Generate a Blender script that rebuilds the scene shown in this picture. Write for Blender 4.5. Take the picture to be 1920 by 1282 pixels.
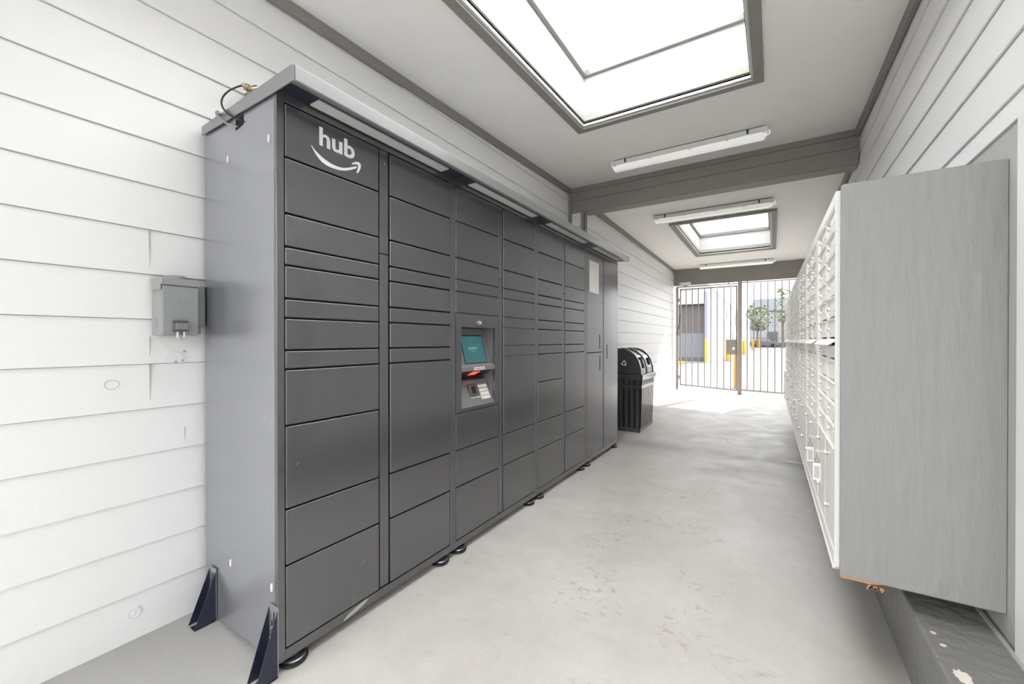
import bpy, math, random
from mathutils import Vector, Matrix
random.seed(4)
for o in list(bpy.data.objects): bpy.data.objects.remove(o)
S = bpy.context.scene
col = S.collection
R = math.radians

# ------------------------------------------------------------------ camera
cd = bpy.data.cameras.new('camera'); cam = bpy.data.objects.new('camera', cd); col.objects.link(cam)
cd.sensor_width = 36; cd.sensor_fit = 'HORIZONTAL'; cd.lens = 778/1920*36
cam.location = (0, 0, 1.165); cam.rotation_euler = (R(89.75), 0, R(32.2))
cd.clip_end = 500; cd.clip_start = .02
S.camera = cam

# ------------------------------------------------------------------ sky, sun, exposure
w = bpy.data.worlds.new('sky'); S.world = w; w.use_nodes = True
bgn = w.node_tree.nodes['Background']
_n = w.node_tree.nodes; _l = w.node_tree.links
_tc = _n.new('ShaderNodeTexCoord'); _sp = _n.new('ShaderNodeSeparateXYZ'); _cr = _n.new('ShaderNodeValToRGB')
_l.new(_tc.outputs['Generated'], _sp.inputs[0]); _mr = _n.new('ShaderNodeMapRange'); _mr.inputs[1].default_value = -1; _mr.inputs[2].default_value = 1
_l.new(_sp.outputs[2], _mr.inputs[0]); _l.new(_mr.outputs[0], _cr.inputs[0])
_e = _cr.color_ramp.elements; _e[0].position = .49; _e[0].color = (.30, .30, .29, 1); _e[1].position = 1; _e[1].color = (.93, .97, 1, 1)
_m = _cr.color_ramp.elements.new(.505); _m.color = (.36, .37, .38, 1); _m = _cr.color_ramp.elements.new(.7); _m.color = (.56, .575, .59, 1)
_l.new(_cr.outputs[0], bgn.inputs[0]); bgn.inputs[1].default_value = 2.0
sd = bpy.data.lights.new('sun', 'SUN'); sun = bpy.data.objects.new('sun', sd); col.objects.link(sun)
sd.energy = 1.15; sd.angle = R(.3); sd.color = (1, .97, .92)
sun.rotation_euler = Vector((-.385, -1, -.79)).to_track_quat('-Z', 'Y').to_euler()
vs = S.view_settings
vs.view_transform = 'Standard'; vs.look = 'None'; vs.gamma = 1; vs.use_curve_mapping = False
vs.exposure = 2.21
S.cycles.max_bounces = 14; S.cycles.diffuse_bounces = 9

# ------------------------------------------------------------------ materials
MT = {}
def srgb(r, g, b):
    f = lambda c: c/255/12.92 if c/255 <= .04045 else ((c/255+.055)/1.055)**2.4
    return (f(r), f(g), f(b), 1)
def mat(name, rgb, rough=.5, metal=0, bump=0, scale=60, var=0, vscale=3, coat=0, stretch=None, spec=.5, dist=.004, crough=.1):
    m = bpy.data.materials.new(name); m.use_nodes = True
    nt = m.node_tree; N = nt.nodes; L = nt.links; b = N['Principled BSDF']
    c = srgb(*rgb); b.inputs['Base Color'].default_value = c
    b.inputs['Roughness'].default_value = rough; b.inputs['Metallic'].default_value = metal
    b.inputs['Coat Weight'].default_value = coat; b.inputs['Specular IOR Level'].default_value = spec
    tc = N.new('ShaderNodeTexCoord')
    vec = tc.outputs['Object']
    if stretch:
        mp = N.new('ShaderNodeMapping'); mp.inputs['Scale'].default_value = stretch
        L.new(vec, mp.inputs[0]); vec = mp.outputs[0]
    if var:
        n = N.new('ShaderNodeTexNoise'); n.inputs['Scale'].default_value = vscale; n.inputs['Detail'].default_value = 6
        L.new(vec, n.inputs['Vector'])
        mx = N.new('ShaderNodeMix'); mx.data_type = 'RGBA'
        L.new(n.outputs[0], mx.inputs['Factor'])
        mx.inputs['A'].default_value = tuple(v*(1-var) for v in c[:3])+(1,)
        mx.inputs['B'].default_value = tuple(min(1, v*(1+var)) for v in c[:3])+(1,)
        L.new(mx.outputs['Result'], b.inputs['Base Color'])
    if bump:
        n = N.new('ShaderNodeTexNoise'); n.inputs['Scale'].default_value = scale; n.inputs['Detail'].default_value = 5
        L.new(vec, n.inputs['Vector'])
        bp = N.new('ShaderNodeBump'); bp.inputs['Strength'].default_value = bump; bp.inputs['Distance'].default_value = dist
        L.new(n.outputs[0], bp.inputs['Height']); L.new(bp.outputs[0], b.inputs['Normal'])
    b.inputs['Coat Roughness'].default_value = crough
    MT[name] = m; return m
mat('white_siding', (231, 230, 229), .42, bump=.25, scale=35, var=.02)
mat('siding_seam', (158, 156, 152), .8)
mat('ceiling_stucco', (249, 247, 244), .8, bump=.5, scale=90, var=.03)
mat('grey_trim', (138, 135, 130), .6, bump=.3, scale=50, var=.06, vscale=8)
mat('trim_seam', (60, 58, 56), .7)
mat('shaft_white', (208, 208, 205), .7, bump=.3, scale=40)
mat('locker_steel', (114, 114, 117), .25, metal=.7, bump=.06, scale=300, spec=.5, coat=.35, crough=.12)
mat('locker_side', (162, 163, 169), .26, metal=.7, bump=.05, scale=250, var=.04, vscale=2)  # same steel as the doors, paler to paint in the wall's reflection
mat('locker_dark', (22, 22, 24), .6)
mat('locker_canopy', (150, 150, 150), .35, metal=.6, bump=.08, scale=200)
mat('kiosk_grey', (118, 116, 118), .5)
mat('white_paint', (240, 240, 240), .6)
mat('strip_white', (205, 205, 203), .5)
mat('paper_white', (240, 238, 232), .8)
mat('chrome', (225, 222, 215), .2, metal=1)
mat('padlock_steel', (150, 148, 142), .35, metal=.8)
mat('rubber_grey', (88, 88, 90), .4, metal=.4)
mat('brass', (178, 162, 132), .3, metal=1)
mat('steel_pad', (150, 150, 150), .35, metal=1)
mat('black_plastic', (26, 26, 27), .3, coat=.2)
mat('black_hole', (8, 8, 8), .9)
mat('rubber', (30, 30, 32), .6)
mat('navy_bracket', (52, 56, 72), .35, metal=.4)
mat('mail_metal', (240, 237, 231), .38, bump=.04, scale=100)
mat('mail_gap', (84, 80, 75), .7)
mat('mail_knob', (215, 212, 204), .28, metal=.9)
mat('enclosure_grey', (150, 149, 147), .5, bump=.55, scale=26, var=.05, vscale=3, stretch=(1, 1, .22), dist=.012)
mat('curb_grey', (126, 124, 121), .6, bump=.8, scale=24, var=.16, vscale=5, dist=.012)
mat('niche_grey', (176, 173, 168), .7, bump=.6, scale=30, dist=.006)
mat('raw_wood', (178, 142, 108), .7, var=.25, vscale=20)
mat('ebox_grey', (146, 149, 148), .45, bump=.05, scale=80)
mat('gate_paint', (168, 160, 151), .5)
mat('light_body', (232, 231, 227), .45)
mat('lens', (242, 242, 240), .25); MT['lens'].node_tree.nodes['Principled BSDF'].inputs['Emission Color'].default_value = (1, 1, .98, 1); MT['lens'].node_tree.nodes['Principled BSDF'].inputs['Emission Strength'].default_value = .07
mat('bin_stone', (70, 70, 70), .25, coat=.4)
mat('bollard_yellow', (205, 135, 30), .5)
mat('asphalt', (104, 103, 101), .9, bump=.3, scale=30, var=.06)
mat('asphalt_dark', (120, 120, 120), .9)
mat('building_white', (160, 159, 158), .7, var=.03)
mat('building_white_shaded', (120, 122, 150), .7)  # white building colour with shade painted in, for the corner reveal
mat('rollup_grey', (74, 70, 68), .6)
mat('dock_grey', (96, 98, 104), .7)
mat('window_dark', (120, 122, 128), .3)
mat('far_building', (128, 130, 134), .8, var=.08)  # distance haze is mixed into the wall colour
mat('roof_grey', (118, 121, 128), .8)
mat('foliage', (118, 124, 104), .9, var=.4, vscale=2)  # leaf colour lightened to paint in haze and flare
mat('bark', (100, 88, 76), .9)
mat('car_dark', (84, 88, 96), .3)
mat('car_grey', (110, 112, 115), .3)
mat('tire', (25, 25, 25), .8)
mat('recycle_navy', (30, 36, 60), .5)

def emis(name, rgb, s):
    m = bpy.data.materials.new(name); m.use_nodes = True; b = m.node_tree.nodes['Principled BSDF']
    b.inputs['Base Color'].default_value = (.02, .02, .02, 1)
    b.inputs['Emission Color'].default_value = srgb(*rgb); b.inputs['Emission Strength'].default_value = s
    b.inputs['Roughness'].default_value = .2
    MT[name] = m
emis('screen_teal', (62, 132, 136), .125)
emis('screen_text', (165, 200, 192), .125)
emis('scanner_red', (255, 60, 50), .8)

def pane_mat(name='frosted_pane', f=.95):
    m = bpy.data.materials.new(name); m.use_nodes = True; nt = m.node_tree
    for n in list(nt.nodes): nt.nodes.remove(n)
    out = nt.nodes.new('ShaderNodeOutputMaterial'); mx = nt.nodes.new('ShaderNodeMixShader')
    tr = nt.nodes.new('ShaderNodeBsdfTranslucent'); tp = nt.nodes.new('ShaderNodeBsdfTransparent')
    tr.inputs[0].default_value = (f, f, f, 1); tp.inputs[0].default_value = (f, f, f, 1)
    mx.inputs[0].default_value = .75
    nt.links.new(tp.outputs[0], mx.inputs[1]); nt.links.new(tr.outputs[0], mx.inputs[2]); nt.links.new(mx.outputs[0], out.inputs[0])
    MT[name] = m
pane_mat(); pane_mat('dimmed_pane', .7)  # second pane's colour is darkened to dim the far end

def floor_mat():
    m = bpy.data.materials.new('concrete_floor'); m.use_nodes = True; nt = m.node_tree; N = nt.nodes; L = nt.links
    b = N['Principled BSDF']
    tc = N.new('ShaderNodeTexCoord'); P = tc.outputs['Object']
    sep = N.new('ShaderNodeSeparateXYZ'); L.new(P, sep.inputs[0])
    def noise(s, d=6, r=.6, off=0, st=None):
        n = N.new('ShaderNodeTexNoise'); n.inputs['Scale'].default_value = s; n.inputs['Detail'].default_value = d; n.inputs['Roughness'].default_value = r
        mp = N.new('ShaderNodeMapping'); mp.inputs['Location'].default_value = (off, off*.7, 0)
        if st: mp.inputs['Scale'].default_value = st
        L.new(P, mp.inputs[0]); L.new(mp.outputs[0], n.inputs['Vector']); return n.outputs[0]
    def mr(x, a, c, lo=0, hi=1):
        n = N.new('ShaderNodeMapRange'); n.inputs[1].default_value = a; n.inputs[2].default_value = c; n.inputs[3].default_value = lo; n.inputs[4].default_value = hi
        L.new(x, n.inputs[0]); return n.outputs[0]
    def mth(op, a, c):
        n = N.new('ShaderNodeMath'); n.operation = op
        for i, v in enumerate((a, c)):
            if isinstance(v, (int, float)): n.inputs[i].default_value = v
            else: L.new(v, n.inputs[i])
        return n.outputs[0]
    def mix(f, a, c):
        n = N.new('ShaderNodeMix'); n.data_type = 'RGBA'; L.new(f, n.inputs['Factor'])
        for k, v in (('A', a), ('B', c)):
            if isinstance(v, tuple): n.inputs[k].default_value = v
            else: L.new(v, n.inputs[k])
        return n.outputs['Result']
    base = mix(mr(noise(1.3, 8, .65), .35, .65), srgb(192, 187, 181), srgb(207, 203, 198))
    base = mix(mth('MULTIPLY', mr(noise(14, 8, .75, 31), .42, .62), .35), base, srgb(186, 181, 173))
    base = mix(mth('MULTIPLY', mr(noise(120, 3, .6, 13), .66, .72), .45), base, srgb(150, 145, 138))
    # grey floor paint left along the locker side; curb strip mixes grey with painted-in shade
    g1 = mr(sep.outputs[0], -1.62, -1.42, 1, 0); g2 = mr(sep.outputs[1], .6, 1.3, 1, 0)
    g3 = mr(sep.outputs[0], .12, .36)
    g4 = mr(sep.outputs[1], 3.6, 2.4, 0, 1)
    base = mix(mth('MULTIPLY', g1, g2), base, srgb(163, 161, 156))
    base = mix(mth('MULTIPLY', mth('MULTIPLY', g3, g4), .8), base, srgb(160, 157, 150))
    # blotchy dull stains
    st = mr(noise(.9, 5, .6, 7), .5, .68)
    base = mix(mth('MULTIPLY', st, .35), base, srgb(168, 163, 150))
    # damp dark swale band near y 4.9 - 5.1
    yy = mth('ADD', sep.outputs[1], mth('MULTIPLY', noise(1.5, 4, .6, 3), .35))
    band = mth('MULTIPLY', mr(yy, 4.85, 5.05), mr(yy, 5.05, 5.4, 1, 0))
    base = mix(mth('MULTIPLY', band, .5), base, srgb(132, 128, 121))
    # tan flakes concentrated in the walked middle
    fx = mth('MULTIPLY', mr(sep.outputs[0], -1.1, -.75), mr(sep.outputs[0], -.1, -.45))
    fy = mth('MULTIPLY', mr(sep.outputs[1], 1.0, 1.4), mr(sep.outputs[1], 4.2, 3.2))
    clump = mr(noise(3.2, 3, .5, 11), .5, .6)
    fl = mth('MULTIPLY', mr(noise(22, 6, .65, 5), .56, .6), mth('MULTIPLY', clump, mth('MULTIPLY', fx, fy)))
    base = mix(mth('MULTIPLY', fl, .75), base, srgb(170, 146, 118))
    # scuffs
    sc = mth('MULTIPLY', mr(noise(11, 9, .8, 2, (.6, 1, 1)), .58, .68), mr(noise(1.1, 2, .5, 21), .42, .56))
    base = mix(mth('MULTIPLY', sc, .55), base, srgb(140, 138, 134))
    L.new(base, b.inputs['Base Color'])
    L.new(mr(noise(4, 4, .6, 1), .3, .7, .38, .6), b.inputs['Roughness'])
    bp = N.new('ShaderNodeBump'); bp.inputs['Strength'].default_value = .25; bp.inputs['Distance'].default_value = .004
    L.new(noise(70, 6, .7), bp.inputs['Height']); L.new(bp.outputs[0], b.inputs['Normal'])
    MT['concrete_floor'] = m
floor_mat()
def specks(name, thr, sc):
    m = MT[name]; nt = m.node_tree; N = nt.nodes; L = nt.links; b = N['Principled BSDF']
    src = b.inputs['Base Color'].links[0].from_socket if b.inputs['Base Color'].links else None
    v = N.new('ShaderNodeTexVoronoi'); v.inputs['Scale'].default_value = sc
    tc = N.new('ShaderNodeTexCoord'); L.new(tc.outputs['Object'], v.inputs['Vector'])
    c = N.new('ShaderNodeMath'); c.operation = 'LESS_THAN'; c.inputs[1].default_value = thr; L.new(v.outputs['Distance'], c.inputs[0])
    n = N.new('ShaderNodeTexNoise'); n.inputs['Scale'].default_value = 2.5; L.new(tc.outputs['Object'], n.inputs['Vector'])
    g = N.new('ShaderNodeMath'); g.operation = 'GREATER_THAN'; g.inputs[1].default_value = .52; L.new(n.outputs[0], g.inputs[0])
    mm = N.new('ShaderNodeMath'); mm.operation = 'MULTIPLY'; L.new(c.outputs[0], mm.inputs[0]); L.new(g.outputs[0], mm.inputs[1])
    mx = N.new('ShaderNodeMix'); mx.data_type = 'RGBA'; L.new(mm.outputs[0], mx.inputs['Factor'])
    if src: L.new(src, mx.inputs['A'])
    mx.inputs['B'].default_value = srgb(235, 235, 235); L.new(mx.outputs['Result'], b.inputs['Base Color'])
specks('locker_side', .055, 32)

# ------------------------------------------------------------------ helpers
class MB:
    def __init__(s): s.v = []; s.f = []; s.mi = []
    def add(s, vs, fs, m=0):
        k = len(s.v); s.v += [tuple(v) for v in vs]; s.f += [tuple(i+k for i in f) for f in fs]; s.mi += [m]*len(fs); return s
    def box(s, x0, x1, y0, y1, z0, z1, m=0, M=None):
        vs = [Vector(p) for p in ((x0,y0,z0),(x1,y0,z0),(x1,y1,z0),(x0,y1,z0),(x0,y0,z1),(x1,y0,z1),(x1,y1,z1),(x0,y1,z1))]
        if M: vs = [M @ v for v in vs]
        return s.add(vs, [(0,3,2,1),(4,5,6,7),(0,1,5,4),(1,2,6,5),(2,3,7,6),(3,0,4,7)], m)
    def hexa(s, vs, m=0):
        return s.add(vs, [(0,3,2,1),(4,5,6,7),(0,1,5,4),(1,2,6,5),(2,3,7,6),(3,0,4,7)], m)
    def prism(s, pts, a0, a1, axis, m=0):
        """extrude a 2-D outline along an axis; pts in the other two axes (cyclic order kept)"""
        n = len(pts)
        def P(p, a):
            return {'x': (a, p[0], p[1]), 'y': (p[0], a, p[1]), 'z': (p[0], p[1], a)}[axis]
        vs = [P(p, a0) for p in pts]+[P(p, a1) for p in pts]
        return s.add(vs, [tuple(range(n))[::-1], tuple(range(n, 2*n))]+[(i, (i+1) % n, n+(i+1) % n, n+i) for i in range(n)], m)
    def cyl(s, p0, p1, r0, r1=None, n=16, m=0, cap=True):
        p0 = Vector(p0); p1 = Vector(p1); r1 = r0 if r1 is None else r1
        q = (p1-p0).to_track_quat('Z', 'Y'); a = q @ Vector((1,0,0)); b = q @ Vector((0,1,0))
        vs = []
        for p, r in ((p0, r0), (p1, r1)):
            for i in range(n):
                t = 2*math.pi*i/n; vs.append(p+a*r*math.cos(t)+b*r*math.sin(t))
        fs = [(i, (i+1) % n, n+(i+1) % n, n+i) for i in range(n)]
        if cap: fs += [tuple(range(n))[::-1], tuple(range(n, 2*n))]
        return s.add(vs, fs, m)
    def tube(s, pts, r, n=8, m=0):
        for a, b in zip(pts[:-1], pts[1:]): s.cyl(a, b, r, n=n, m=m)
        return s
    def rev(s, prof, c, axis='z', n=24, m=0):
        """profile (radius, along) about an axis through c"""
        vs = []; k = len(prof)
        for r, h in prof:
            for i in range(n):
                t = 2*math.pi*i/n; u, v_ = r*math.cos(t), r*math.sin(t)
                d = {'z': (u, v_, h), 'x': (h, u, v_), 'y': (u, h, v_)}[axis]
                vs.append((c[0]+d[0], c[1]+d[1], c[2]+d[2]))
        fs = [(j*n+i, j*n+(i+1) % n, (j+1)*n+(i+1) % n, (j+1)*n+i) for j in range(k-1) for i in range(n)]
        fs += [tuple(range(n))[::-1], tuple(range((k-1)*n, k*n))]
        return s.add(vs, fs, m)
    def build(s, name, mats, parent=None, bevel=0, seg=2, smooth=False):
        me = bpy.data.meshes.new(name); me.from_pydata(s.v, [], s.f); me.validate()
        if isinstance(mats, str): mats = [mats]
        for m in mats: me.materials.append(MT[m])
        if len(me.polygons) == len(s.mi):
            me.polygons.foreach_set('material_index', s.mi)
        if smooth:
            me.polygons.foreach_set('use_smooth', [True]*len(me.polygons))
            me.set_sharp_from_angle(angle=R(40))
        bm = __import__('bmesh').new(); bm.from_mesh(me); __import__('bmesh').ops.recalc_face_normals(bm, faces=bm.faces); bm.to_mesh(me); bm.free()
        o = bpy.data.objects.new(name, me); col.objects.link(o)
        if parent: o.parent = parent
        if bevel:
            b = o.modifiers.new('bevel', 'BEVEL'); b.width = bevel; b.segments = seg; b.limit_method = 'ANGLE'
        return o
def tag(o, label=None, cat=None, group=None, kind=None):
    if label: o['label'] = label
    if cat: o['category'] = cat
    if group: o['group'] = group
    if kind: o['kind'] = kind
    return o
def empty(name, loc, label, cat, group=None, kind=None, rz=0):
    o = bpy.data.objects.new(name, None); col.objects.link(o); o.location = loc; o.rotation_euler = (0, 0, rz); o.empty_display_size = .1
    return tag(o, label, cat, group, kind)
def local(M, loc):   # shift mesh-builder world coordinates to an empty's frame
    M.v = [(v[0]-loc[0], v[1]-loc[1], v[2]-loc[2]) for v in M.v]; return M
def copy_tree(o, parent=None):
    c = o.copy(); col.objects.link(c); c.parent = parent
    for ch in list(o.children): copy_tree(ch, c)
    return c

# ================================================================== SETTING
def fz(x, y):                      # floor height: falls away from the lockers' wall, swale at y 4.9, rising to the gate
    t = min(1, max(0, (x+2.1)/.62)); z = .005-.045*t
    if y > 4.9:
        u = min(1, (y-4.9)/3.2); lat = 1-.4*min(1, max(0, (x+1.9)/1.4)); z = max(z, -.04)+0 if y < 4.9 else -.04+.1*u*lat
    return z
xs = [-2.15, -2.1, -1.95, -1.8, -1.65, -1.48, -1.2, -.8, -.4, 0, .3, .5, .75]
ys = [-2.2+.35*i for i in range(20)]+[4.9+.3*i for i in range(19)]
b = MB(); vs = [(x, y, fz(x, y)) for y in ys for x in xs]; n = len(xs)
b.add(vs, [(j*n+i, j*n+i+1, (j+1)*n+i+1, (j+1)*n+i) for j in range(len(ys)-1) for i in range(n-1)])
vs2 = [(-2.15,-2.2,-.25),(.75,-2.2,-.25),(.75,ys[-1],-.25),(-2.15,ys[-1],-.25)]
b.add(vs2, [(0,3,2,1)])
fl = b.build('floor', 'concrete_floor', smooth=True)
tag(fl, 'worn pale concrete walkway floor with tan flaked patches', 'floor', kind='structure')

PITCH = .1778
def siding(b, xw, y0, y1, z0, z1, side, base, pitch=PITCH):
    """lap boards on a wall plane x=xw facing +x (side=1) or -x (side=-1)"""
    k = 0; z = base
    while z < z1-.001:
        zt = min(z+pitch, z1); zb = max(z, z0)
        p = .013
        if zt > zb:
            x_b = xw; x_t = xw-side*p*.75
            x_in = xw-side*.03
            pts = [(x_b, zb), (x_t, zt), (x_in, zt), (x_in, zb)]
            b.prism(pts, y0, y1, 'y', 0)
            b.box(min(xw-side*.012, xw-side*.0095), max(xw-side*.012, xw-side*.0095), y0, y1, zt-.003, zt+.0005, 1)
        z += pitch
b = MB()
siding(b, -2.094, -.25, 4.66, .0, 3.02, 1, .005)  # wall stops short out of view, shaped to let light in
siding(b, -1.914, 4.66, 10.35, -.05, 2.9, 1, .041)
b.box(-2.3, -2.12, -.25, 4.66, -.2, 3.4, 0)
b.box(-2.3, -1.94, 4.675, 10.35, -.2, 3.4, 0)
# return face at the jog, boards facing the viewer
z = .041
while z < 2.8:
    b.hexa([(-2.13,4.655,z),(-1.92,4.655,z),(-1.92,4.68,z),(-2.13,4.68,z),(-2.13,4.665,z+PITCH-.003),(-1.92,4.665,z+PITCH-.003),(-1.92,4.68,z+PITCH-.003),(-2.13,4.68,z+PITCH-.003)]); z += PITCH
for yj, z0_, z1_ in ((.628, .93, 1.18), (.628, 1.43, 1.60), (.742, 1.42, 1.46), (.742, .745, .80)): b.box(-2.1035, -2.0955, yj, yj+.0008, z0_, z1_, 1)
wl = b.build('wall_left', ['white_siding', 'siding_seam'])
tag(wl, 'white lap siding wall behind the dark lockers', 'wall', kind='structure')

b = MB()
siding(b, .622, -2.4, 10.0, 1.837, 3.02, -1, 1.749, .1735)
b.box(.652, .8, -2.4, 10.35, -.2, 3.4, 0)
b.box(.618, .66, -2.4, 1.862, .207, 1.8385, 0)      # flat white board beyond the niche
wr = b.build('wall_right', ['white_siding', 'siding_seam'])
tag(wr, 'white lap siding wall above the mailbox enclosure', 'wall', kind='structure')
b = MB(); b.box(.63, .655, 1.862, 7.4, .1, 1.845)
nw = b.build('wall_niche', 'niche_grey'); tag(nw, 'grey painted wall panel behind the mailbox enclosure', 'wall', kind='structure')

# ceilings with skylight holes
def czn(y): return 2.85+.032*y
def czf(y): return 2.895-.0135*y
def ceil_piece(b, x0, x1, y0, y1, f, th=.06, m=0):
    b.hexa([(x0,y0,f(y0)),(x1,y0,f(y0)),(x1,y1,f(y1)),(x0,y1,f(y1)),(x0,y0,f(y0)+th),(x1,y0,f(y0)+th),(x1,y1,f(y1)+th),(x0,y1,f(y1)+th)], m)
def ceil(b, X0, X1, Y0, Y1, hx0, hx1, hy0, hy1, f):
    ceil_piece(b, X0, hx0, Y0, Y1, f); ceil_piece(b, hx1, X1, Y0, Y1, f)
    ceil_piece(b, hx0, hx1, Y0, hy0, f); ceil_piece(b, hx0, hx1, hy1, Y1, f)
H1 = (-1.335, -.135, .52, 3.24); H2 = (-1.175, -.04, 6.22, 8.50)
b = MB()
ceil(b, -2.13, .66, -2.4, 4.66, *H1, czn)
ceil(b, -2.13, .66, 4.66, 10.3, *H2, czf)
b.box(-2.3, .8, 4.66, 4.84, 2.86, 3.4)
ce = b.build('ceiling', 'ceiling_stucco'); tag(ce, 'pale grey stucco ceiling with two skylight wells', 'ceiling', kind='structure')

def skylight(name, h, f, ztop, label, pane='frosted_pane'):
    x0, x1, y0, y1 = h
    r = empty(name, (x0, y0, f(y0)), label, 'skylight', kind='structure')
    L = (x0, y0, f(y0))
    b = MB(); t = .03
    for (a0, a1, c0, c1) in ((x0-t, x0, y0-t, y1+t), (x1, x1+t, y0-t, y1+t), (x0, x1, y0-t, y0), (x0, x1, y1, y1+t)):
        zb = min(f(c0), f(c1))+.003
        b.hexa([(a0,c0,f(c0)+.003),(a1,c0,f(c0)+.003),(a1,c1,f(c1)+.003),(a0,c1,f(c1)+.003),(a0,c0,ztop),(a1,c0,ztop),(a1,c1,ztop),(a0,c1,ztop)])
    local(b, L).build('shaft', 'shaft_white', r)
    # outer picture-frame trim under the ceiling
    b = MB(); wd = .078; th = .03; g = .018
    def fr(b, xa, xb, ya, yb, w_, dz0, dz1, m=0):
        for (a0, a1, c0, c1) in ((xa, xa+w_, ya, yb), (xb-w_, xb, ya, yb), (xa+w_, xb-w_, ya, ya+w_), (xa+w_, xb-w_, yb-w_, yb)):
            b.hexa([(a0,c0,f(c0)+dz0),(a1,c0,f(c0)+dz0),(a1,c1,f(c1)+dz0),(a0,c1,f(c1)+dz0),(a0,c0,f(c0)+dz1),(a1,c0,f(c0)+dz1),(a1,c1,f(c1)+dz1),(a0,c1,f(c1)+dz1)], m)
    fr(b, x0-wd, x1+wd, y0-wd, y1+wd, wd-g, -th, 0)
    local(b, L).build('frame', 'grey_trim', r)
    b = MB(); fr(b, x0-g, x1+g, y0-g, y1+g, g-.003, -.012, 0)
    local(b, L).build('inner_stop', 'shaft_white', r)
    b = MB(); fr(b, x0-.003, x1+.003, y0-.003, y1+.003, .008, .012, .022); local(b, L).build('dark_reveal', 'trim_seam', r)
    b = MB(); fr(b, x0, x1, y0, y1, .006, .024, .075); local(b, L).build('well_liner', 'liner_cream', r)
    # pane frame at the top of the well
    b = MB(); w_ = .035
    for (a0, a1, c0, c1) in ((x0, x0+w_, y0, y1), (x1-w_, x1, y0, y1), (x0+w_, x1-w_, y0, y0+w_), (x0+w_, x1-w_, y1-w_, y1)):
        b.box(a0, a1, c0, c1, ztop-.03, ztop+.02)
    local(b, L).build('pane_frame', 'light_grey_frame', r)
    b = MB(); b.box(x0, x1, y0, y1, ztop+.021, ztop+.027)
    local(b, L).build('pane', pane, r)
mat('light_grey_frame', (128, 126, 121), .5)
mat('liner_cream', (172, 170, 160), .8, bump=.5, scale=60, var=.08, vscale=20)
skylight('window_1', H1, czn, 3.36, 'large skylight with grey trim nearest the viewer')
skylight('window_2', H2, czf, 3.12, 'smaller skylight with grey trim between the far lights', 'dimmed_pane')

# trims and beams
def strip(name, pts8, label, m='grey_trim'):
    b = MB(); b.hexa(pts8); return tag(b.build(name, m), label, 'trim', kind='structure')
ya, yb = -2.4, 4.65
def trim_edge(name, xin, xout, y0, y1, f, h0, h1, label):
    a, c = min(xin, xout), max(xin, xout)
    strip(name, [(a,y0,f(y0)-h0),(c,y0,f(y0)-h0),(c,y1,f(y1)-h1),(a,y1,f(y1)-h1),(a,y0,f(y0)),(c,y0,f(y0)),(c,y1,f(y1)),(a,y1,f(y1))], label)
trim_edge('trim_1', -2.075, -2.10, ya, yb, czn, .055, .068, 'grey ceiling trim above the lockers on the left wall')
trim_edge('trim_2', .60, .622, ya, yb, czn, .068, .072, 'grey ceiling trim on the right wall before the beam')
trim_edge('trim_3', -1.895, -1.92, 4.84, 9.95, czf, .075, .06, 'grey ceiling trim on the left wall beyond the beam')
trim_edge('trim_4', .60, .622, 4.84, 9.95, czf, .07, .07, 'grey ceiling trim on the right wall beyond the beam')
r = empty('trim_5', (-.65, 4.65, 2.7), 'grey cross beam of stacked boards under the near ceiling', 'beam', kind='structure'); L = (-.65, 4.65, 2.7)
b = MB(); b.box(-2.1, .622, 4.645, 4.668, 2.70, 2.836); b.box(-2.1, .622, 4.648, 4.668, 2.841, 2.942); b.box(-2.1, .622, 4.646, 4.668, 2.946, 3.01); b.box(-2.1, .622, 4.655, 4.672, 2.702, 3.0, 1); local(b, L).build('fascia_board', ['grey_trim', 'trim_seam'], r)
mat('beam_soffit', (150, 146, 140), .6, bump=.5, scale=40, var=.08, vscale=10)
b = MB(); b.box(-1.925, .622, 4.672, 4.84, 2.698, 2.9); local(b, L).build('beam_core', 'beam_soffit', r)
r = empty('trim_6', (-.7, 9.95, 2.38), 'grey header beam above the gate', 'beam', kind='structure'); L = (-.7, 9.95, 2.38)
b = MB(); b.hexa([(-1.92,9.95,2.397),(.66,9.95,2.403),(.66,10.02,2.403),(-1.92,10.02,2.397),(-1.92,9.95,2.78),(.66,9.95,2.78),(.66,10.02,3.3),(-1.92,10.02,3.3)])
local(b, L).build('beam_core', 'grey_trim', r)
b = MB(); b.box(-2.3, .8, 10.02, 10.72, 2.66, 2.80); local(b, L).build('roof_edge', 'grey_trim', r)
b = MB(); b.box(-2.1, -2.068, 4.615, 4.645, 0, 2.94)
tag(b.build('trim_7', 'grey_trim'), 'grey corner trim standing in the wall corner under the beam', 'trim', kind='structure')
b = MB(); b.box(-1.955, -1.905, 4.648, 4.656, 0.0, 2.7, 0); b.box(-1.912, -1.9, 4.648, 4.72, 0, 2.7, 0)
tag(b.build('trim_8', 'grey_trim'), 'grey corner trim on the edge of the wall jog behind the lockers', 'trim', kind='structure')
b = MB(); b.box(.47, .66, 10.0, 10.35, -.1, 2.5)
tag(b.build('wall_pier', 'white_siding'), 'pale pier at the right end of the gate opening', 'wall', kind='structure')

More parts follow.
